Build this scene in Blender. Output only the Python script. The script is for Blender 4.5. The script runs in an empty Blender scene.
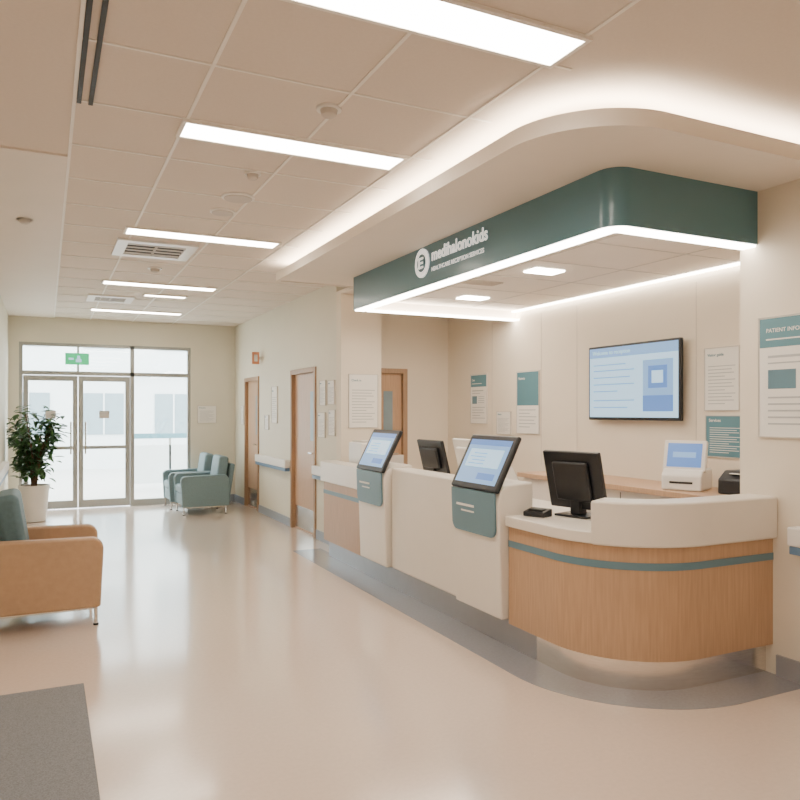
import bpy, bmesh, math, random
from mathutils import Matrix, Vector
random.seed(4)
R90=math.pi/2
C=bpy.context.scene.collection

# ---------------- materials ----------------
def mat(name,col,rough=.5,metal=0,emit=None,es=0,noise=0,nscale=8,bump=0,stretch=None,coat=0,spec=.5):
    m=bpy.data.materials.new(name); m.use_nodes=True
    nt=m.node_tree; b=nt.nodes['Principled BSDF']
    b.inputs['Base Color'].default_value=(*col,1)
    b.inputs['Roughness'].default_value=rough
    b.inputs['Metallic'].default_value=metal
    b.inputs['Coat Weight'].default_value=coat
    b.inputs['Coat Roughness'].default_value=.12
    b.inputs['Specular IOR Level'].default_value=spec
    if emit:
        b.inputs['Emission Color'].default_value=(*emit,1); b.inputs['Emission Strength'].default_value=es
    if noise or bump:
        tc=nt.nodes.new('ShaderNodeTexCoord'); mp=nt.nodes.new('ShaderNodeMapping')
        if stretch: mp.inputs['Scale'].default_value=stretch
        n=nt.nodes.new('ShaderNodeTexNoise'); n.inputs['Scale'].default_value=nscale; n.inputs['Detail'].default_value=6
        nt.links.new(tc.outputs['Object'],mp.inputs[0]); nt.links.new(mp.outputs[0],n.inputs['Vector'])
        if noise:
            r=nt.nodes.new('ShaderNodeValToRGB')
            r.color_ramp.elements[0].position=.3; r.color_ramp.elements[1].position=.7
            r.color_ramp.elements[0].color=(*[c*(1-noise) for c in col],1)
            r.color_ramp.elements[1].color=(*[min(1,c*(1+noise)) for c in col],1)
            nt.links.new(n.outputs['Fac'],r.inputs[0]); nt.links.new(r.outputs[0],b.inputs['Base Color'])
        if bump:
            bp=nt.nodes.new('ShaderNodeBump'); bp.inputs['Strength'].default_value=bump; bp.inputs['Distance'].default_value=.003
            nt.links.new(n.outputs['Fac'],bp.inputs['Height']); nt.links.new(bp.outputs[0],b.inputs['Normal'])
    return m
M=dict(
 wall=mat('wall_paint',(.80,.715,.59),.6,noise=.015,nscale=3),
 wallg=mat('wall_paint_sage',(.74,.70,.58),.6,noise=.015,nscale=3),
 ceil=mat('ceiling_tile',(.74,.66,.58),.8,noise=.02,nscale=60),
 plaster=mat('smooth_plaster',(.80,.725,.64),.6,noise=.012,nscale=4),
 tbar=mat('ceiling_grid_metal',(.90,.86,.80),.5,noise=.01),
 floor=mat('vinyl_floor',(.76,.625,.525),.19,noise=.03,nscale=45,spec=.7,coat=.75),
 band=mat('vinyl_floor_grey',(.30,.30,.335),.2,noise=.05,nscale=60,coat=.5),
 mat_=mat('mat_fibre',(.20,.205,.22),.8,noise=.25,nscale=180,bump=.5),
 wood=mat('wood_laminate',(.53,.34,.21),.4,noise=.09,nscale=6,stretch=(14,14,.8)),
 woodd=mat('wood_door',(.39,.25,.155),.45,noise=.12,nscale=5,stretch=(10,10,.7)),
 white=mat('solid_surface_white',(.85,.785,.70),.28,noise=.01),
 whitep=mat('white_plastic',(.86,.83,.79),.35,noise=.01),
 teal=mat('teal_panel',(.095,.215,.265),.3,noise=.03,nscale=2,coat=.2),
 tealm=mat('teal_print',(.11,.255,.31),.4,noise=.02),
 stripe=mat('teal_stripe',(.135,.245,.305),.35,noise=.02),
 kick=mat('kickplate_grey',(.40,.40,.43),.28,.4,noise=.03),
 steel=mat('brushed_steel',(.78,.74,.70),.2,1,noise=.1,nscale=20,stretch=(1,1,14)),
 chrome=mat('chrome',(.75,.73,.70),.15,1,noise=.01),
 alu=mat('window_aluminium',(.38,.39,.37),.4,.5,noise=.02),
 base=mat('baseboard_blue_grey',(.28,.32,.38),.4,noise=.02),
 black=mat('black_plastic',(.014,.015,.018),.35,noise=.1,nscale=30),
 dark=mat('dark_slot',(.02,.02,.02),.6,noise=.1),
 tan=mat('tan_upholstery',(.46,.295,.18),.5,noise=.05,nscale=25,bump=.15),
 tealf=mat('teal_upholstery',(.085,.15,.175),.6,noise=.08,nscale=40,bump=.2),
 tealc=mat('pale_teal_upholstery',(.16,.24,.265),.6,noise=.06,nscale=40,bump=.2),
 leaf=mat('leaf_green',(.045,.12,.035),.4,noise=.5,nscale=12),
 bark=mat('bark',(.12,.07,.04),.8,noise=.3,nscale=30),
 soil=mat('soil',(.05,.035,.02),.9,noise=.4,nscale=40),
 pot=mat('pot_ceramic',(.80,.76,.70),.4,noise=.02),
 paper=mat('poster_paper',(.86,.83,.78),.5,noise=.01),
 print_=mat('print_grey',(.48,.48,.48),.6,noise=.02),
 grille=mat('speaker_grille',(.60,.55,.50),.6,noise=.02),
 seam=mat('panel_joint',(.60,.53,.45),.6,noise=.02),
 green=mat('exit_green',(.02,.35,.12),.4,emit=(.05,.75,.3),es=.8,noise=.01),
 orange=mat('sign_orange',(.75,.3,.16),.4,noise=.01),
 blue=mat('rail_blue',(.14,.24,.38),.35,noise=.02),
 panel=mat('light_panel',(.9,.9,.9),.5,emit=(1,.90,.76),es=24,noise=.01),
 cove=mat('led_cove',(.9,.9,.9),.5,emit=(1,.85,.66),es=60,noise=.01),
 led=mat('led_strip',(.9,.9,.9),.5,emit=(1,.89,.75),es=21,noise=.01),
 down=mat('downlight',(.9,.9,.9),.5,emit=(1,.91,.78),es=48,noise=.01),
 signw=mat('sign_letter_white',(.9,.9,.88),.4,emit=(1,.97,.92),es=.8,noise=.01),
 scr=mat('screen_pale',(.1,.1,.1),.25,emit=(.24,.50,.86),es=1.15,noise=.01),
 scrb=mat('screen_blue',(.1,.1,.1),.25,emit=(.06,.24,.66),es=1.2,noise=.01),
 scrw=mat('screen_white',(.1,.1,.1),.25,emit=(.52,.80,1),es=1.4,noise=.01),
 ext=mat('exterior_render',(.70,.75,.77),.7,noise=.03),
 extw=mat('exterior_window',(.24,.32,.36),.3,noise=.05),
 extg=mat('exterior_paving',(.6,.6,.58),.8,noise=.06),
)
def glass():
    m=bpy.data.materials.new('window_glass'); m.use_nodes=True; nt=m.node_tree
    for n in list(nt.nodes): nt.nodes.remove(n)
    o=nt.nodes.new('ShaderNodeOutputMaterial'); t=nt.nodes.new('ShaderNodeBsdfTransparent'); g=nt.nodes.new('ShaderNodeBsdfGlossy')
    g.inputs['Roughness'].default_value=.03; mx=nt.nodes.new('ShaderNodeMixShader'); mx.inputs[0].default_value=.07
    t.inputs[0].default_value=(.93,.97,.96,1)
    nt.links.new(t.outputs[0],mx.inputs[1]); nt.links.new(g.outputs[0],mx.inputs[2]); nt.links.new(mx.outputs[0],o.inputs[0])
    return m
M['glass']=glass()

# ---------------- helpers ----------------
def group(name,loc=(0,0,0),rz=0,local=True,sc=1):
    e=bpy.data.objects.new(name,None); e.empty_display_size=.1
    e.location=loc; e.rotation_euler=(0,0,rz); e.scale=(sc,sc,sc); C.objects.link(e)
    e['loc']=0 if local else 1
    return e
def attach(o,p):
    if p is None: return
    o.parent=p
    if p['loc']: o.matrix_parent_inverse=Matrix.Translation(p.location).inverted()
def finish(o,parent,bev=0,seg=3,smooth=True):
    C.objects.link(o); attach(o,parent)
    if smooth:
        for p in o.data.polygons: p.use_smooth=True
        o.data.set_sharp_from_angle(angle=math.radians(38))
    if bev:
        b=o.modifiers.new('bevel','BEVEL'); b.width=bev; b.segments=seg; b.limit_method='ANGLE'; b.angle_limit=math.radians(40)
        b.harden_normals=True
    return o
def pydata(name,vs,fs,m,parent=None,bev=0,seg=3,smooth=True):
    me=bpy.data.meshes.new(name); me.from_pydata(vs,[],fs)
    bm=bmesh.new(); bm.from_mesh(me); bmesh.ops.recalc_face_normals(bm,faces=bm.faces); bm.to_mesh(me); bm.free()
    me.materials.append(M[m]); return finish(bpy.data.objects.new(name,me),parent,bev,seg,smooth)
def box(name,x0,x1,y0,y1,z0,z1,m,parent=None,bev=0,seg=3,rot=None,piv=None):
    vs=[Vector(v) for v in [(x0,y0,z0),(x1,y0,z0),(x1,y1,z0),(x0,y1,z0),(x0,y0,z1),(x1,y0,z1),(x1,y1,z1),(x0,y1,z1)]]
    if rot:
        c=Vector(piv) if piv else Vector(((x0+x1)/2,(y0+y1)/2,(z0+z1)/2))
        vs=[c+rot@(v-c) for v in vs]
    fs=[(0,3,2,1),(4,5,6,7),(0,1,5,4),(1,2,6,5),(2,3,7,6),(3,0,4,7)]
    return pydata(name,[tuple(v) for v in vs],fs,m,parent,bev,seg)
def boxes(name,lst,m,parent=None,bev=0):
    vs=[];fs=[]
    for (x0,x1,y0,y1,z0,z1) in lst:
        n=len(vs)
        vs+=[(x0,y0,z0),(x1,y0,z0),(x1,y1,z0),(x0,y1,z0),(x0,y0,z1),(x1,y0,z1),(x1,y1,z1),(x0,y1,z1)]
        fs+=[tuple(i+n for i in f) for f in [(0,3,2,1),(4,5,6,7),(0,1,5,4),(1,2,6,5),(2,3,7,6),(3,0,4,7)]]
    return pydata(name,vs,fs,m,parent,bev)
def prism(name,pts,a0,a1,m,parent=None,axis='z',bev=0,seg=3):
    n=len(pts)
    def P(p,a):
        return (p[0],p[1],a) if axis=='z' else ((p[0],a,p[1]) if axis=='y' else (a,p[0],p[1]))
    vs=[P(p,a0) for p in pts]+[P(p,a1) for p in pts]
    fs=[tuple(range(n))[::-1],tuple(range(n,2*n))]+[(i,(i+1)%n,n+(i+1)%n,n+i) for i in range(n)]
    return pydata(name,vs,fs,m,parent,bev,seg)
def ribbon(name,po,pi,z0,z1,m,parent=None,bev=0):
    n=len(po); vs=[(*p,z0) for p in po]+[(*p,z1) for p in po]+[(*p,z0) for p in pi]+[(*p,z1) for p in pi]
    fs=[]
    for i in range(n-1):
        a,b=i,i+1
        fs+=[(a,b,n+b,n+a),(2*n+a,3*n+a,3*n+b,2*n+b),(n+a,n+b,3*n+b,3*n+a),(a,2*n+a,2*n+b,b)]
    fs+=[(0,n,3*n,2*n),(n-1,3*n-1,4*n-1,2*n-1)]
    return pydata(name,vs,fs,m,parent,bev,2)
def path(xf,yn,R,o,ys,xe,a0=180,n=28):
    cx,cy=xf+R,yn+R; r=R-o; pts=[]
    if ys is not None: pts.append((xf+o,ys))
    for i in range(n+1):
        a=math.radians(a0+(270-a0)*i/n); pts.append((cx+r*math.cos(a),cy+r*math.sin(a)))
    if xe is not None: pts.append((xe,yn+o))
    return pts
def lathe(name,prof,m,parent,c=(0,0),n=32):
    vs=[];fs=[]
    for (r,z) in prof:
        for i in range(n):
            a=2*math.pi*i/n; vs.append((c[0]+r*math.cos(a),c[1]+r*math.sin(a),z))
    for j in range(len(prof)-1):
        for i in range(n):
            fs.append((j*n+i,j*n+(i+1)%n,(j+1)*n+(i+1)%n,(j+1)*n+i))
    fs.append(tuple(range(n))[::-1]); k=(len(prof)-1)*n; fs.append(tuple(range(k,k+n)))
    return pydata(name,vs,fs,m,parent)
def rod(name,a,b,r,m,parent,n=14):
    a=Vector(a);b=Vector(b);d=(b-a).normalized(); u=d.orthogonal().normalized(); w=d.cross(u)
    vs=[tuple(p+r*(math.cos(2*math.pi*i/n)*u+math.sin(2*math.pi*i/n)*w)) for p in (a,b) for i in range(n)]
    fs=[tuple(range(n))[::-1],tuple(range(n,2*n))]+[(i,(i+1)%n,n+(i+1)%n,n+i) for i in range(n)]
    return pydata(name,vs,fs,m,parent)
def text(name,s,loc,size,m,parent,rot=(R90,0,0),ext=.003,bold=.0,align='LEFT',width=None,space=1):
    cu=bpy.data.curves.new(name,'FONT'); cu.body=s; cu.size=size; cu.extrude=ext; cu.offset=bold; cu.align_x=align; cu.align_y='CENTER'; cu.space_character=space
    cu.materials.append(M[m]); o=bpy.data.objects.new(name,cu); C.objects.link(o); o.rotation_euler=rot; o.location=loc; attach(o,parent)
    if width:
        bpy.context.view_layer.update(); w=o.dimensions.x
        if w>0: o.scale=(width/w,1,1)
    return o

CH=2.95   # ceiling height
YF=12.36  # far wall
XL=-.5    # left wall
XR=2.89   # corridor right wall
XT=4.5    # wall behind reception
XW=3.75   # near right wall
YE=3.05   # end of near right wall
# ---------------- room shell ----------------
box('floor',-3.2,5,-3.2,YF+.12,-.1,0,'floor')
box('ceiling',-3.2,5,-3.2,YF+.12,CH,CH+.1,'ceil')
box('wall_left',XL-.12,XL,4.4,YF,0,CH,'wallg')
box('wall_left_return',-3.1,XL-.12,4.4,4.52,0,CH,'wall')
box('wall_left_near',-3.2,-3.1,-3.1,4.52,0,CH,'wall')
box('wall_behind',-3.2,XW+.1,-3.2,-3.1,0,CH,'wall')
box('wall_right_near',XW,XW+.12,-3.1,YE,0,CH,'wall')
box('wall_recess_end',XW+.12,XT,YE-.12,YE,0,CH,'wall')
box('wall_reception',XT,XT+.12,YE-.12,7.9,0,CH,'wall')
boxes('wall_recess_far',[(2.99,3.08,7.9,8.02,0,CH),(3.93,XT+.12,7.9,8.02,0,CH),(3.08,3.93,7.9,8.02,2.02,CH)],'wall')
box('wall_pier',XR,3.37,7.42,7.56,0,2.79,'wall')
boxes('wall_right_corridor',[(XR,2.99,7.56,8.22,0,CH),(XR,2.99,9.2,10.8,0,CH),(XR,2.99,11.65,YF,0,CH),
     (XR,2.99,8.22,9.2,2.04,CH),(XR,2.99,10.8,11.65,2.04,CH)],'wallg')
boxes('wall_far',[(XL-.12,-.36,YF,YF+.12,0,CH),(2.16,2.99,YF,YF+.12,0,CH),(-.36,2.16,YF,YF+.12,2.56,CH)],'wallg')
# baseboards
boxes('baseboard_right',[(XR-.015,XR,9.22,10.78,0,.11),(XR-.015,XR,7.42,8.2,0,.11),(XR-.015,XR,11.67,YF,0,.11),(XR,3.37,7.405,7.42,0,.11)],'base')
box('baseboard_left',XL,XL+.015,4.4,YF,0,.11,'base')
boxes('baseboard_far',[(2.18,XR-.015,YF-.015,YF,0,.11)],'base')
box('baseboard_right_near',XW-.015,XW,-3.1,2.8,0,.12,'kick')
boxes('trim_wall_seams',[(XT-.002,XT,y,y+.006,.96,2.5) for y in (3.5,4.05,5.45,6.0,6.9)],'seam')

# ceiling grid
tb=[]
for x in (.12,.63,1.25,1.87): tb.append((x-.008,x+.008,-3,YF,CH-.006,CH))
y=-2.5
while y<YF:
    tb.append((.12,2.0 if y<7 else XR,y-.007,y+.007,CH-.005,CH)); y+=.62
boxes('trim_ceiling_grid',tb,'tbar')
box('ceiling_plaster_margin',XL,.11,4.52,YF,CH-.012,CH,'plaster')
def lightpanel(x0,x1,yc,w=.2):
    g=group('ceiling_light_panel',((x0+x1)/2,yc,CH),local=False)
    boxes('frame',[(x0-.02,x1+.02,yc-w/2-.02,yc-w/2,CH-.016,CH),(x0-.02,x1+.02,yc+w/2,yc+w/2+.02,CH-.016,CH),
      (x0-.02,x0,yc-w/2,yc+w/2,CH-.016,CH),(x1,x1+.02,yc-w/2,yc+w/2,CH-.016,CH)],'tbar',g)
    box('diffuser',x0,x1,yc-w/2,yc+w/2,CH-.012,CH-.002,'panel',g)
lightpanel(.66,1.88,2.34,.22)
lightpanel(.63,1.83,3.82)
for yc in (6.15,8.7,11.1): lightpanel(.58,1.79,yc)
lightpanel(1.1,1.58,9.45,.12)
for yc in (.6,-1.2):  # unseen panels around the camera, added to give ambient light
    lightpanel(.61,1.81,yc); lightpanel(-2.3,-1.1,yc)
lightpanel(-2.3,-1.1,2.6)  # one more unseen panel, added for the ambient light

# soffit with cove
sx,sy,sR=2.04,2.46,.5
SB=2.79   # soffit underside
arc=path(sx,sy,sR,0,None,None)
poly=[(sx,6.95)]+arc+[(XW,sy),(XW,YE),(XT,YE),(XT,7.9),(2.99,7.9),(2.99,7.56),(XR,7.56),(XR,6.95)]
so=group('ceiling_soffit',(3,4.5,2.8),local=False)
prism('slab',poly,SB,SB+.035,'plaster',so)
ribbon('lip',path(sx,sy,sR,-.012,6.95,XW),path(sx,sy,sR,.03,6.95,XW),SB-.01,SB+.07,'plaster',so)
ribbon('cove_led',path(sx,sy,sR,.07,6.9,XW),path(sx,sy,sR,.12,6.9,XW),SB+.036,SB+.046,'cove',so)
box('end_lip',sx,XR,6.95,6.98,SB-.01,SB+.07,'plaster',so)
box('end_led',sx+.1,XR-.02,6.84,6.88,SB+.036,SB+.046,'cove',so)

# ---------------- canopy ----------------
cx,cy,cR=2.66,2.93,.12
CB=2.48; CE=6.5
ca=group('reception_canopy',(3.2,4.5,2.6),local=False)
ribbon('fascia',path(cx,cy,cR,0,CE,XW),path(cx,cy,cR,.05,CE,XW),CB,SB,'teal',ca)
box('fascia_end',cx+.05,XT,CE-.05,CE,CB,SB,'plaster',ca)
ribbon('led_front',path(cx,cy,cR,.012,CE-.01,XW),path(cx,cy,cR,.105,CE-.01,XW),CB-.012,CB,'led',ca)
box('led_far',cx+.13,XT,CE-.12,CE-.015,CB-.012,CB,'led',ca)
ribbon('led_housing',path(cx,cy,cR,.05,CE-.05,XW),path(cx,cy,cR,.107,CE-.05,XW),CB,2.57,'plaster',ca)
prism('inner_ceiling',[(cx+.10,CE-.05),(cx+.10,cy+.10),(XW,cy+.10),(XW,YE),(XT,YE),(XT,CE-.05)],2.57,2.59,'plaster',ca)
box('led_wall',XT-.05,XT-.005,YE+.01,CE-.05,2.558,2.57,'led',ca)
boxes('inner_seams',[(3.1,3.11,3.06,CE-.13,2.567,2.57),(3.9,3.91,3.06,CE-.13,2.567,2.57)]+[(2.8,4.44,yy,yy+.01,2.567,2.57) for yy in (3.6,4.2,4.8,5.4,6.0)],'grille',ca)
for (x,y_) in ((3.4,4.5),(3.6,5.85)):
    box('downlight',x-.13,x+.13,y_-.08,y_+.08,2.56,2.57,'down',ca)
boxes('grille',[(3.1,3.4,5.05+i*.03,5.06+i*.03,2.562,2.57) for i in range(6)],'seam',ca)
rs=(R90,0,-R90)
def disc_x(name,x,y0,z,r,t,m,p,n=40):
    pts=[(y0+r*math.cos(2*math.pi*i/n),z+r*math.sin(2*math.pi*i/n)) for i in range(n)]
    return prism(name,pts,x-t,x,m,p,axis='x')
ya_=5.07; zl=2.665
disc_x('logo_disc',cx-.001,ya_,zl,.112,.01,'signw',ca)
disc_x('logo_mark',cx-.011,ya_,zl,.07,.003,'teal',ca)
boxes('logo_bars',[(cx-.0175,cx-.014,ya_-.035,ya_+.035,zl+.027,zl+.042),(cx-.0175,cx-.014,ya_-.03,ya_+.02,zl-.007,zl+.007),(cx-.0175,cx-.014,ya_-.035,ya_+.035,zl-.042,zl-.027),(cx-.0175,cx-.014,ya_+.025,ya_+.04,zl-.042,zl+.042)],'signw',ca)
text('sign_title','medihalonokids',(cx-.003,4.92,2.695),.13,'signw',ca,rs,.002,.0018,width=.78,space=1.04)
text('sign_subtitle','HEALTHCARE RECEPTION SERVICES',(cx-.003,4.92,2.59),.045,'signw',ca,rs,.001,.0002,width=.74)

# ---------------- reception desk ----------------
dx,dy,dR=2.62,2.83,.56
def dp(o,ys,xe=XW,a0=180): return path(dx,dy,dR,o,ys,xe,a0)
dk=group('reception_desk',(3.0,5,0),local=False)
ribbon('kick_steel',dp(.045,3.6),dp(.11,3.6),0,.17,'steel',dk)
box('kick_grey',dx+.05,dx+.11,3.6,7.2,0,.17,'kick',dk)
ribbon('wood_front',dp(0,3.83),dp(.12,3.83),.17,.785,'wood',dk)
ribbon('stripe',dp(-.004,3.83),dp(.01,3.83),.655,.695,'stripe',dk)
ribbon('counter_low',dp(-.03,3.83),dp(.5,3.83),.785,.85,'white',dk,.008)
ribbon('counter_raised',dp(-.035,None,XW,208),dp(.16,None,XW,208),.78,1.02,'white',dk,.015)
box('panel_white',dx-.01,dx+.165,4.43,5.54,.19,1.03,'white',dk,.02)
box('wood_front_far',dx,dx+.12,6.16,7.22,.17,.78,'wood',dk)
box('stripe_far',dx-.004,dx+.01,6.16,7.22,.655,.695,'stripe',dk)
box('counter_far',dx-.03,dx+.16,6.16,7.25,.78,.99,'white',dk,.012)
box('end_panel',dx+.12,3.3,7.17,7.22,0,.8,'white',dk)
box('worksurface',dx+.17,3.3,3.84,7.17,.80,.85,'white',dk,.004)
boxes('cabinets',[(dx+.3,3.2,4.0,7.1,.02,.8)],'white',dk)

def kiosk(yc):
    g=group('check_in_kiosk',(dx,yc,0))
    w=.285
    prof=[(-.045,.19),(-.07,.93),(-.05,1.0),(.0,1.035),(.20,1.05),(.20,.852),(.165,.852),(.165,.19)]
    prism('housing',prof,-w,w,'white',g,axis='y',bev=.014)
    n=8; r=.06
    y0,y1,z0,z1=-.265,.27,.70,.985
    pts=[(y0,z1),(y1,z1)]
    for i in range(n+1):
        a=-math.pi/2*i/n; pts.append((y1-r+r*math.cos(a),z0+r+r*math.sin(a)))
    for i in range(n+1):
        a=-math.pi/2-math.pi/2*i/n; pts.append((y0+r+r*math.cos(a),z0+r+r*math.sin(a)))
    o=prism('shield',pts,-.012,0,'stripe',g,axis='x')
    for v in o.data.vertices: v.co.x+= -.046-(v.co.z-.19)*.0338-.003
    boxes('shield_label',[(-.088,-.0835,-.02,.2,.87,.885),(-.087,-.0825,-.02,.14,.835,.845)],'paper',g)
    rot=Matrix.Rotation(math.radians(27),3,'Y'); pv=(-.07,0,.985)
    def tb(name,x0,x1,y0,y1,z0,z1,m,b=0): return box(name,x0,x1,y0,y1,z0,z1,m,g,b,3,rot,pv)
    tb('tablet',-.092,-.058,-.285,.285,.985,1.38,'black',.014)
    tb('screen',-.0935,-.0905,-.245,.245,1.025,1.34,'scr')
    tb('screen_header',-.095,-.093,-.245,.245,1.30,1.34,'scrb')
    tb('screen_card',-.095,-.093,-.2,.2,1.14,1.27,'scrw')
    tb('screen_button',-.095,-.093,-.2,.0,1.055,1.1,'scrb')
    for i in range(4): tb('screen_line',-.0965,-.0945,-.02,.17-.03*(i%2),1.16+i*.025,1.167+i*.025,'scr')
    tb('bracket',-.06,-.02,-.1,.1,1.05,1.2,'black',.008)
    box('stand_arm',-.0,.04,-.05,.05,1.03,1.14,'black',g,.008)
    return g
kiosk(4.13); kiosk(5.85)

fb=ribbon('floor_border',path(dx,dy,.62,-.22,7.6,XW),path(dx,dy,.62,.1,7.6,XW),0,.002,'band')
box('door_mat',-1.2,.19,1.6,4.38,0,.008,'mat_',bev=.003)

# ---------------- computers & equipment ----------------
def monitor(loc,rz,body='black',w=.46,h=.33,z0=.07,tilt=-14,name='computer_monitor'):
    g=group(name,loc,rz)      # screen faces +x
    box('base',-.1,.1,-.12,.12,0.001,.015,body,g,.005)
    prism('neck',[(-.05,.015),(.03,.015),(-.01,.2),(-.06,.2)],-.035,.035,body,g,axis='y',bev=.006)
    rot=Matrix.Rotation(math.radians(tilt),3,'Y'); pv=(0,0,z0)
    box('panel',-.02,.012,-w/2,w/2,z0,z0+h,body,g,.01,3,rot,pv)
    box('back_shell',-.05,-.018,-w/2+.08,w/2-.08,z0+.06,z0+h-.06,body,g,.015,3,rot,pv)
    box('screen',.0122,.0135,-w/2+.02,w/2-.02,z0+.02,z0+h-.02,'scr',g,0,3,rot,pv)
    return g
monitor((3.0,3.61,.85),math.radians(14),w=.42,h=.37,z0=.05)
monitor((3.16,5.74,.85),0,w=.46,h=.31,z0=.1)
monitor((3.14,5.12,.85),0,body='whitep',w=.34,h=.3,z0=.14)
g=group('card_reader',(2.76,3.72,.85),math.radians(20))
prism('body',[(-.05,.001),(.05,.001),(.05,.05),(-.05,.03)],-.075,.075,'black',g,axis='y',bev=.006)
box('keypad',-.03,.03,-.05,.05,.036,.046,'dark',g,.002)
def printer(name,loc,rz,s=1,h=.28):
    g=group(name,loc,rz)
    prism('body',[(-.2*s,0.001),(.2*s,0.001),(.2*s,h*.55),(.12*s,h),(-.2*s,h)],-.2*s,.2*s,'whitep',g,axis='y',bev=.015)
    box('paper_slot',.19*s,.205*s,-.14*s,.14*s,h*.25,h*.4,'dark',g)
    box('output_tray',.2*s,.27*s,-.12*s,.12*s,h*.16,h*.2,'whitep',g,.004)
    box('lid',-.17*s,.08*s,-.16*s,.16*s,h,h+.015,'grille',g,.004)
    return g
printer('desktop_printer',(3.02,6.93,.85),0,.85,.34)
printer('desktop_printer',(3.1,4.74,.85),0,.7,.24)
g=group('document_tray',(2.97,6.45,.85),0)
for i in range(3): box('shelf',-.12,.12,-.16,.16,.001+i*.09,.012+i*.09,'grille',g,.002)
boxes('sides',[(-.12,.12,-.165,-.158,.001,.24),(-.12,.12,.158,.165,.001,.24)],'grille',g); boxes('paper_stack',[(-.1,.1,-.14,.14,.193,.215)],'paper',g)
XC=XT-.005
bc=group('back_counter',(4.2,4.3,0),local=False)
box('carcass',4.0,XC,3.06,5.6,0,.9,'white',bc)
box('top',3.95,XC,3.06,5.64,.9,.94,'wood',bc,.004)
boxes('door_gaps',[(3.997,4.0,y_,y_+.006,.1,.88) for y_ in (3.7,4.33,4.96)],'dark',bc)
g=group('registration_terminal',(4.18,3.85,.941),math.radians(26))
prism('body',[(-.14,0),(.14,0),(.14,.15),(-.10,.15),(-.14,.11)],-.14,.14,'whitep',g,axis='y',bev=.015)
rot=Matrix.Rotation(math.radians(16),3,'Y')
box('display',-.09,-.05,-.15,.15,.13,.36,'whitep',g,.012,3,rot,(-.07,0,.13))
box('screen',-.093,-.089,-.12,.12,.16,.335,'scrb',g,0,3,rot,(-.07,0,.13))
box('screen_text',-.095,-.092,-.08,.08,.23,.27,'scr',g,0,3,rot,(-.07,0,.13))
box('slot',-.143,-.139,-.08,.08,.05,.065,'dark',g)
g=group('label_printer',(4.25,3.42,.941),0)
prism('body',[(-.11,0),(.11,0),(.11,.16),(-.04,.16),(-.11,.10)],-.13,.13,'black',g,axis='y',bev=.012)
box('paper',-.09,-.04,-.05,.05,.14,.145,'paper',g)

# television
tv=group('wall_television',(XT-.02,4.66,1.755),-R90)
box('mount',-.2,.2,-.03,.015,-.15,.15,'dark',tv)
box('body',-.53,.53,-.065,-.03,-.325,.325,'black',tv,.008)
box('screen',-.51,.51,-.067,-.064,-.3,.305,'scrw',tv)
box('screen_header',-.51,.51,-.069,-.0665,.22,.305,'scr',tv)
box('screen_side',.14,.46,-.069,-.0665,-.25,.17,'scr',tv)
box('screen_photo',.2,.4,-.071,-.0685,-.06,.12,'scrb',tv)
box('screen_photo_inner',.24,.36,-.073,-.0705,-.02,.08,'scrw',tv)
box('screen_banner',.14,.46,-.071,-.0685,-.25,-.12,'scrb',tv)
boxes('screen_lines',[(-.46,-.46+l,-.069,-.0665,z,z+.010) for z,l in ((.15,.4),(.1,.5),(.04,.45),(-.02,.5),(-.08,.3),(-.16,.5),(-.22,.42))],'scr',tv)
text('screen_title','Welcome to reception',(-.47,-.07,.262),.05,'scrw',tv,ext=.001)

# ---------------- posters ----------------
def poster(name,loc,rz,w,h,style=0,title='Information',ts=.095):
    g=group(name,loc,rz)
    box('board',-w/2,w/2,-.012,-.0005,-h/2,h/2,'tealm' if style==2 else 'paper',g,.002)
    boxes('edge_frame',[(-w/2-.006,-w/2,-.016,-.0005,-h/2-.006,h/2+.006),(w/2,w/2+.006,-.016,-.0005,-h/2-.006,h/2+.006),
        (-w/2,w/2,-.016,-.0005,h/2,h/2+.006),(-w/2,w/2,-.016,-.0005,-h/2-.006,-h/2)],'grille',g)
    if style==1:
        box('header',-w/2+.005,w/2-.005,-.0135,-.0115,h/2-.25*h,h/2-.005,'tealm',g)
    if style==3:
        box('header',-w/2+.005,w/2-.005,-.0135,-.0115,-.05*h,h/2-.005,'tealm',g)
    tm='tealm' if style in(0,) else 'paper'
    text('title',title,(-w*.42,-.0135,h/2-.11*h),w*ts,tm,g,ext=.0006,bold=.0004)
    L=[]; m='paper' if style==2 else 'print_'
    z=h/2-.30*h
    if style==1:
        boxes('header_lines',[(-w*.42,w*.2,-.0145,-.0130,h/2-.19*h,h/2-.178*h)],'paper',g)
        box('picture',-w/2+.1*w,-w/2+.4*w,-.0135,-.0115,h/2-.60*h,h/2-.44*h,'stripe',g)
        L+=[(-.4*w,.3*w,-.0135,-.0115,h/2-.34*h,h/2-.32*h),(-.4*w,.1*w,-.0135,-.0115,h/2-.39*h,h/2-.378*h)]
        L+=[(w*-.02,w*.36,-.0135,-.0115,h/2-(.46+.04*i)*h,h/2-(.46+.04*i)*h+.012*h) for i in range(4)]
        z=h/2-.68*h
    i=0
    while z>-h/2+.08*h:
        l=(.8,.7,.76,.5)[i%4]*w; L.append((-.4*w,-.4*w+l,-.0135,-.0115,z,z+.014*h)); z-=.055*h; i+=1
    if style==3: L=[l for l in L if l[5]<-.07*h]
    boxes('lines',L,m,g)
poster('wall_poster',(XT,3.81,1.745),-R90,.30,.46,0,'Visitor guide')
poster('wall_poster',(XT,3.78,1.32),-R90,.34,.30,2,'Services')
poster('wall_poster',(XT,7.17,1.65),-R90,.34,.56,1,'Care')
poster('wall_poster',(XT,6.22,1.6),-R90,.38,.64,3,'Patients')
poster('wall_poster',(XT,6.66,1.38),-R90,.26,.24,0,'Notice')
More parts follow.
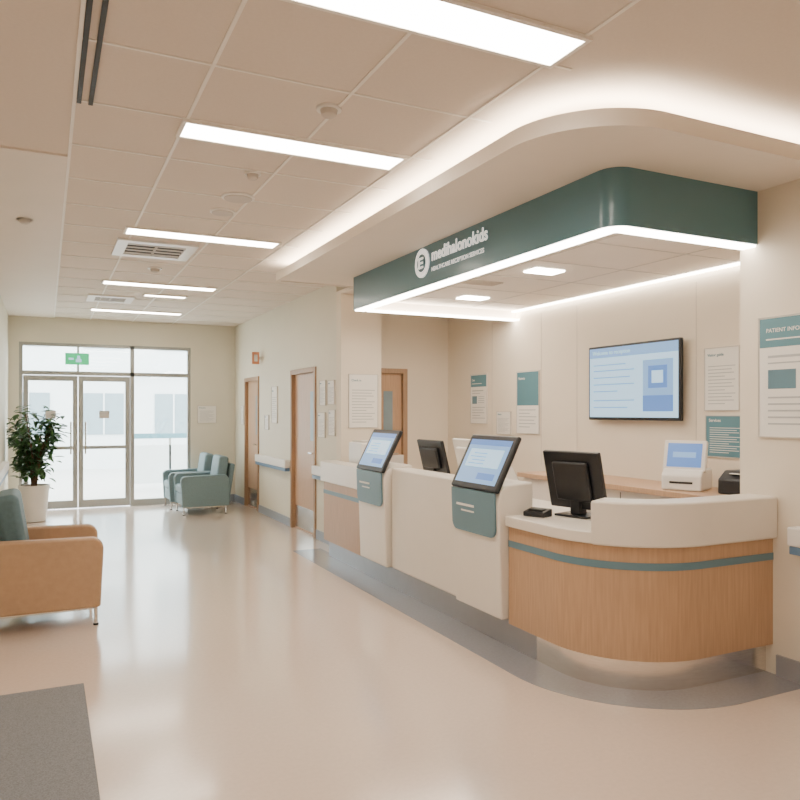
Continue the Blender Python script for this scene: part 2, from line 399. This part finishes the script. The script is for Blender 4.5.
poster('wall_poster',(XW,2.62,1.70),-R90,.58,.68,1,'PATIENT INFORMATION GUIDE',.055)
poster('wall_poster',(3.15,7.42,1.62),0,.34,.58,0,'Check in')
poster('wall_sign',(2.42,YF,1.46),0,.30,.28,0,'Entrance')
for (y_,z,w,h) in ((9.95,1.6,.26,.5),(7.98,1.72,.2,.28),(7.70,1.72,.2,.26),(8.02,1.35,.24,.28),(7.68,1.38,.2,.28),(10.35,1.35,.2,.2),(11.8,1.45,.16,.3)):
    poster('wall_notice',(XR,y_,z),-R90,w,h,0,'Notice')
g=group('wall_projecting_sign',(XR,10.68,2.3)); box('bracket',-.03,-.001,-.02,.02,-.02,.02,'chrome',g); box('plate',-.14,-.03,-.01,.01,-.09,.09,'orange',g,.003)
box('pictogram',-.11,-.06,-.0125,-.0095,-.05,.05,'paper',g)

# ---------------- doors on corridor ----------------
def wooddoor(name,loc,rz,w,h=2.04):
    g=group(name,loc,rz)
    f=.06
    boxes('frame',[(-w/2,-w/2+f,-.02,.1,0,h),(w/2-f,w/2,-.02,.1,0,h),(-w/2+f,w/2-f,-.02,.1,h-f,h)],'woodd',g,.004)
    box('leaf',-w/2+f,w/2-f,.03,.07,.005,h-f,'wood',g)
    box('vision_panel',w/2-f-.24,w/2-f-.12,.026,.03,1.15,1.75,'extw',g)
    box('kickplate',-w/2+f+.03,w/2-f-.03,.026,.03,.03,.3,'steel',g)
    rod('handle',(w/2-f-.07,-.01,1.0),(w/2-f-.2,-.01,1.0),.01,'chrome',g)
    rod('handle_stem',(w/2-f-.07,-.01,1.0),(w/2-f-.07,.03,1.0),.01,'chrome',g)
wooddoor('door_1',(XR,8.71,0),-R90,.98); wooddoor('door_2',(XR,11.225,0),-R90,.85)
wooddoor('door_3',(3.505,7.9,0),0,.85,2.02)

def rail(name,pts):
    (x0,x1,y0,y1)=pts
    g=group(name,((x0+x1)/2,(y0+y1)/2,.8),local=False)
    box('rail_white',x0,x1,y0,y1,.765,.87,'whitep',g,.012)
    box('rail_blue',x0+.006,x1-.006,y0+.01,y1-.01,.72,.765,'blue',g,.006)
rail('wall_handrail',(XR-.08,XR,9.24,10.76)); rail('wall_handrail',(XR-.08,XR,7.47,8.18))
rail('wall_handrail',(XL,XL+.08,7.2,10.6)); rail('wall_handrail',(XW-.09,XW,.6,2.68))

# ---------------- entrance glazing ----------------
def frame(g,name,L,m='alu'): boxes(name,L,m,g)
w1=group('window_1',(0.9,YF,0),local=False)
ya,yb=YF+.02,YF+.09
frame(w1,'mullions',[(-.36,-.31,ya,yb,0,2.56),(2.11,2.16,ya,yb,0,2.56),(1.22,1.28,ya,yb,0,2.56),(-.31,2.11,ya,yb,2.51,2.56),(-.31,2.11,ya,yb,2.07,2.13),
   (1.28,2.11,ya,yb,0,.1),(.44,.47,ya,yb,2.13,2.51)])
boxes('panes',[(-.31,1.22,YF+.05,YF+.056,2.13,2.51),(1.28,2.11,YF+.05,YF+.056,.1,2.07),(1.28,2.11,YF+.05,YF+.056,2.13,2.51)],'glass',w1)
for i,(xa,xb) in enumerate(((-.305,.45),(.46,1.215))):
    d=group('door_%d'%(4+i),((xa+xb)/2,YF+.04,0),local=False)
    y0,y1=YF+.03,YF+.07
    frame(d,'stile',[(xa,xa+.07,y0,y1,.01,2.06),(xb-.07,xb,y0,y1,.01,2.06),(xa+.07,xb-.07,y0,y1,.01,.13),(xa+.07,xb-.07,y0,y1,1.98,2.06),(xa+.07,xb-.07,y0,y1,.92,.97)])
    boxes('pane',[(xa+.07,xb-.07,YF+.047,YF+.053,.13,1.98)],'glass',d)
    hx=xb-.1 if i==0 else xa+.1
    rod('pull_handle',(hx,YF-.02,.85),(hx,YF-.02,1.35),.014,'chrome',d)
    rod('handle_mount',(hx,YF-.02,.9),(hx,YF+.03,.9),.01,'chrome',d); rod('handle_mount_top',(hx,YF-.02,1.3),(hx,YF+.03,1.3),.01,'chrome',d)
    box('notice',xa+.3,xa+.45,YF+.043,YF+.047,1.4,1.52,'grille',d)
g=group('exit_sign',(.44,YF-.0,2.32)); box('case',-.17,.17,-.04,.0,-.09,.09,'green',g,.005)
boxes('figure',[(-.02,.06,-.044,-.04,-.05,-.0),(.0,.04,-.044,-.04,0,.05),(-.12,-.05,-.044,-.04,-.015,.015)],'scrw',g)
# exterior
box('exterior_ground',-12,20,YF+.12,34,-.1,-.02,'extg')
b=group('exterior_building',(3,24,0),local=False)
box('mass',-6,7,21,27,-.02,5.2,'ext',b)
boxes('windows',[(x,x+1.0,20.97,21,z,z+1.1) for x in (-4.5,-2.7,-.9,.9,2.7,4.5) for z in (.9,3.2)],'extw',b)
boxes('window_bars',[(x+.48,x+.52,20.95,20.99,z,z+1.1) for x in (-4.5,-2.7,-.9,.9,2.7,4.5) for z in (.9,3.2)],'ext',b)
boxes('ledge',[(-6.1,7.1,20.85,21,2.5,2.7)],'ext',b)
b=group('exterior_railing',(3,16,0),local=False)
boxes('posts',[(x,x+.04,15,15.04,-.02,1.0) for x in (1.5,2.2,3.0,3.8,4.6)],'alu',b); box('top_band',1.5,5,14.98,15.06,.98,1.08,'tealm',b)
boxes('infill',[(1.5,5,15.0,15.03,.1,.85)],'ext',b)

# ---------------- armchairs ----------------
def armchair(loc,rz,arm,cush,back,sc=1,cx_=0):
    g=group('armchair',loc,rz,sc=sc)
    def armprof():
        p=[(-.38,.13),(.36,.13)]
        for i in range(9):
            a=i/8*R90; p.append((.30+.08*math.cos(a),.54+.08*math.sin(a)))
        p+=[(-.32,.63),(-.38,.56)]
        return p
    prism('arm_left',armprof(),.285,.375,arm,g,axis='y',bev=.02)
    prism('arm_right',armprof(),-.375,-.285,arm,g,axis='y',bev=.02)
    box('seat_base',-.34,.35,-.284,.284,.15,.33,arm,g,.015)
    box('seat_cushion',-.22,.37,-.28,.28,.33,.46,cush,g,.04,4)
    rot=Matrix.Rotation(math.radians(-9),3,'Y')
    box('back_frame',-.40,-.32,-.284,.284,.2,.80,arm,g,.02,3,rot,(-.36,0,.2))
    box('back_cushion',-.33+cx_,-.17+cx_,-.275,.275,.45,.92,back,g,.05,5,rot,(-.26,0,.45))
    for sx_ in (-.33,.33):
        for sy_ in (-.33,.33):
            rod('leg',(sx_,sy_,0),(sx_,sy_,.135),.012,'chrome',g)
            rod('foot',(sx_,sy_,0),(sx_,sy_,.012),.018,'dark',g)
    for sy_ in (-.33,.33): box('rail',-.34,.34,sy_-.012,sy_+.012,.115,.13,'chrome',g)
    return g
armchair((-.01,5.9,0),0,'tan','tan','tealf',1,.085)
armchair((2.10,11.15,0),math.pi,'tealc','tealc','tealc',.92)
armchair((2.04,11.9,0),math.pi,'tealc','tealc','tealc',.92)

# ---------------- plant ----------------
pl=group('potted_ficus',(-.14,11.2,0))
lathe('pot',[(.13,0),(.15,.01),(.185,.42),(.2,.47),(.2,.5),(.18,.5),(.17,.45)],'pot',pl)
lathe('soil',[(.17,.44),(.17,.46)],'soil',pl)
tips=[]
for k in range(18):
    a=random.uniform(0,6.28); r=random.uniform(.05,.33); z=random.uniform(.72,1.5)
    p0=Vector((random.uniform(-.04,.04),random.uniform(-.04,.04),.45)); p1=Vector((r*.3*math.cos(a),r*.3*math.sin(a),.45+(z-.45)*.5)); p2=Vector((r*math.cos(a),r*math.sin(a),z))
    rod('stem',p0,p1,.009,'bark',pl,6); rod('twig',p1,p2,.006,'bark',pl,6); tips+= [(p1,p2)]
vs=[];fs=[]
for k in range(760):
    p1,p2=random.choice(tips); t=random.uniform(.1,1.1); b=p1.lerp(p2,t)+Vector([random.gauss(0,.06) for _ in range(3)])
    out=Vector((b.x,b.y,0)); out=out.normalized() if out.length>.01 else Vector((1,0,0))
    d=(out*.8+Vector([random.uniform(-.9,.9),random.uniform(-.9,.9),random.uniform(-.6,.5)])).normalized()
    s=d.cross(Vector((0,0,1))).normalized(); nrm=s.cross(d); L=random.uniform(.1,.17); W=L*.24
    def cl(v):
        v=Vector(v); v.x=max(v.x,-.34); return tuple(v)
    n=len(vs)
    vs+=[cl(b),cl(b+d*L*.35+s*W+nrm*.008),cl(b+d*L*.7+s*W*.75-nrm*.0),cl(b+d*L-nrm*.02),cl(b+d*L*.7-s*W*.75),cl(b+d*L*.35-s*W+nrm*.008),cl(b+d*L*.5-nrm*.008)]
    fs+=[(n,n+1,n+6),(n+1,n+2,n+6),(n+2,n+3,n+6),(n+3,n+4,n+6),(n+4,n+5,n+6),(n+5,n,n+6)]
me=bpy.data.meshes.new('leaves'); me.from_pydata(vs,[],fs); me.materials.append(M['leaf']); o=bpy.data.objects.new('leaves',me); C.objects.link(o); attach(o,pl)

# ---------------- ceiling fittings ----------------
def det(name,x,y_,r,m='whitep'):
    g=group(name,(x,y_,CH))
    lathe('base',[(r,-.012),(r,0)],m,g)
    lathe('dome',[(r*.35,-.045),(r*.6,-.035),(r*.7,-.012)],'grille',g)
det('smoke_detector',1.216,3.28,.06); det('smoke_detector',1.13,4.37,.05)
det('smoke_detector',.99,7.69,.07); det('smoke_detector',-.14,6.13,.06)
for (x,y_,r) in ((1.167,4.90,.11),(1.15,5.3,.09)):
    g=group('ceiling_speaker',(x,y_,CH)); lathe('ring',[(r*.9,-.014),(r,-.01),(r,0)],'whitep',g)
    lathe('grille',[(r*.84,-.018),(r*.86,-.012)],'grille',g)
def vent(x,y_,s,name='air_vent'):
    g=group(name,(x,y_,CH))
    boxes('frame',[(-s,s,-s,-s+.09,-.02,0),(-s,s,s-.09,s,-.02,0),(-s,-s+.09,-s+.09,s-.09,-.02,0),(s-.09,s,-s+.09,s-.09,-.02,0)],'whitep',g)
    box('void',-s+.09,s-.09,-s+.09,s-.09,-.006,0,'dark',g)
    a=-s+.09; bb=s-.09; n=4; p=(bb-a)/n
    boxes('louvres',[(a,bb,a+i*p+.2*p,a+i*p+.62*p,-.018,-.014) for i in range(n)]+[(-.01,.01,a,bb,-.018,-.012)],'grille',g)
vent(.87,6.80,.33); vent(.74,9.97,.27)
boxes('linear_slot_diffuser',[(.13,.15,1.0,3.72,CH-.01,CH),(.18,.2,1.0,3.72,CH-.01,CH)],'dark')

# ---------------- world + camera ----------------
w=bpy.data.worlds.new('sky'); bpy.context.scene.world=w; w.use_nodes=True
w.node_tree.nodes['Background'].inputs[0].default_value=(.98,.98,1,1); w.node_tree.nodes['Background'].inputs[1].default_value=12.0
cd=bpy.data.cameras.new('camera'); cam=bpy.data.objects.new('camera',cd); C.objects.link(cam)
cam.location=(0,0,1.5); cam.rotation_euler=(R90,0,math.radians(-25.9)); cd.sensor_width=36; cd.lens=32.85; cd.shift_y=.015; cd.clip_start=.05
bpy.context.scene.camera=cam
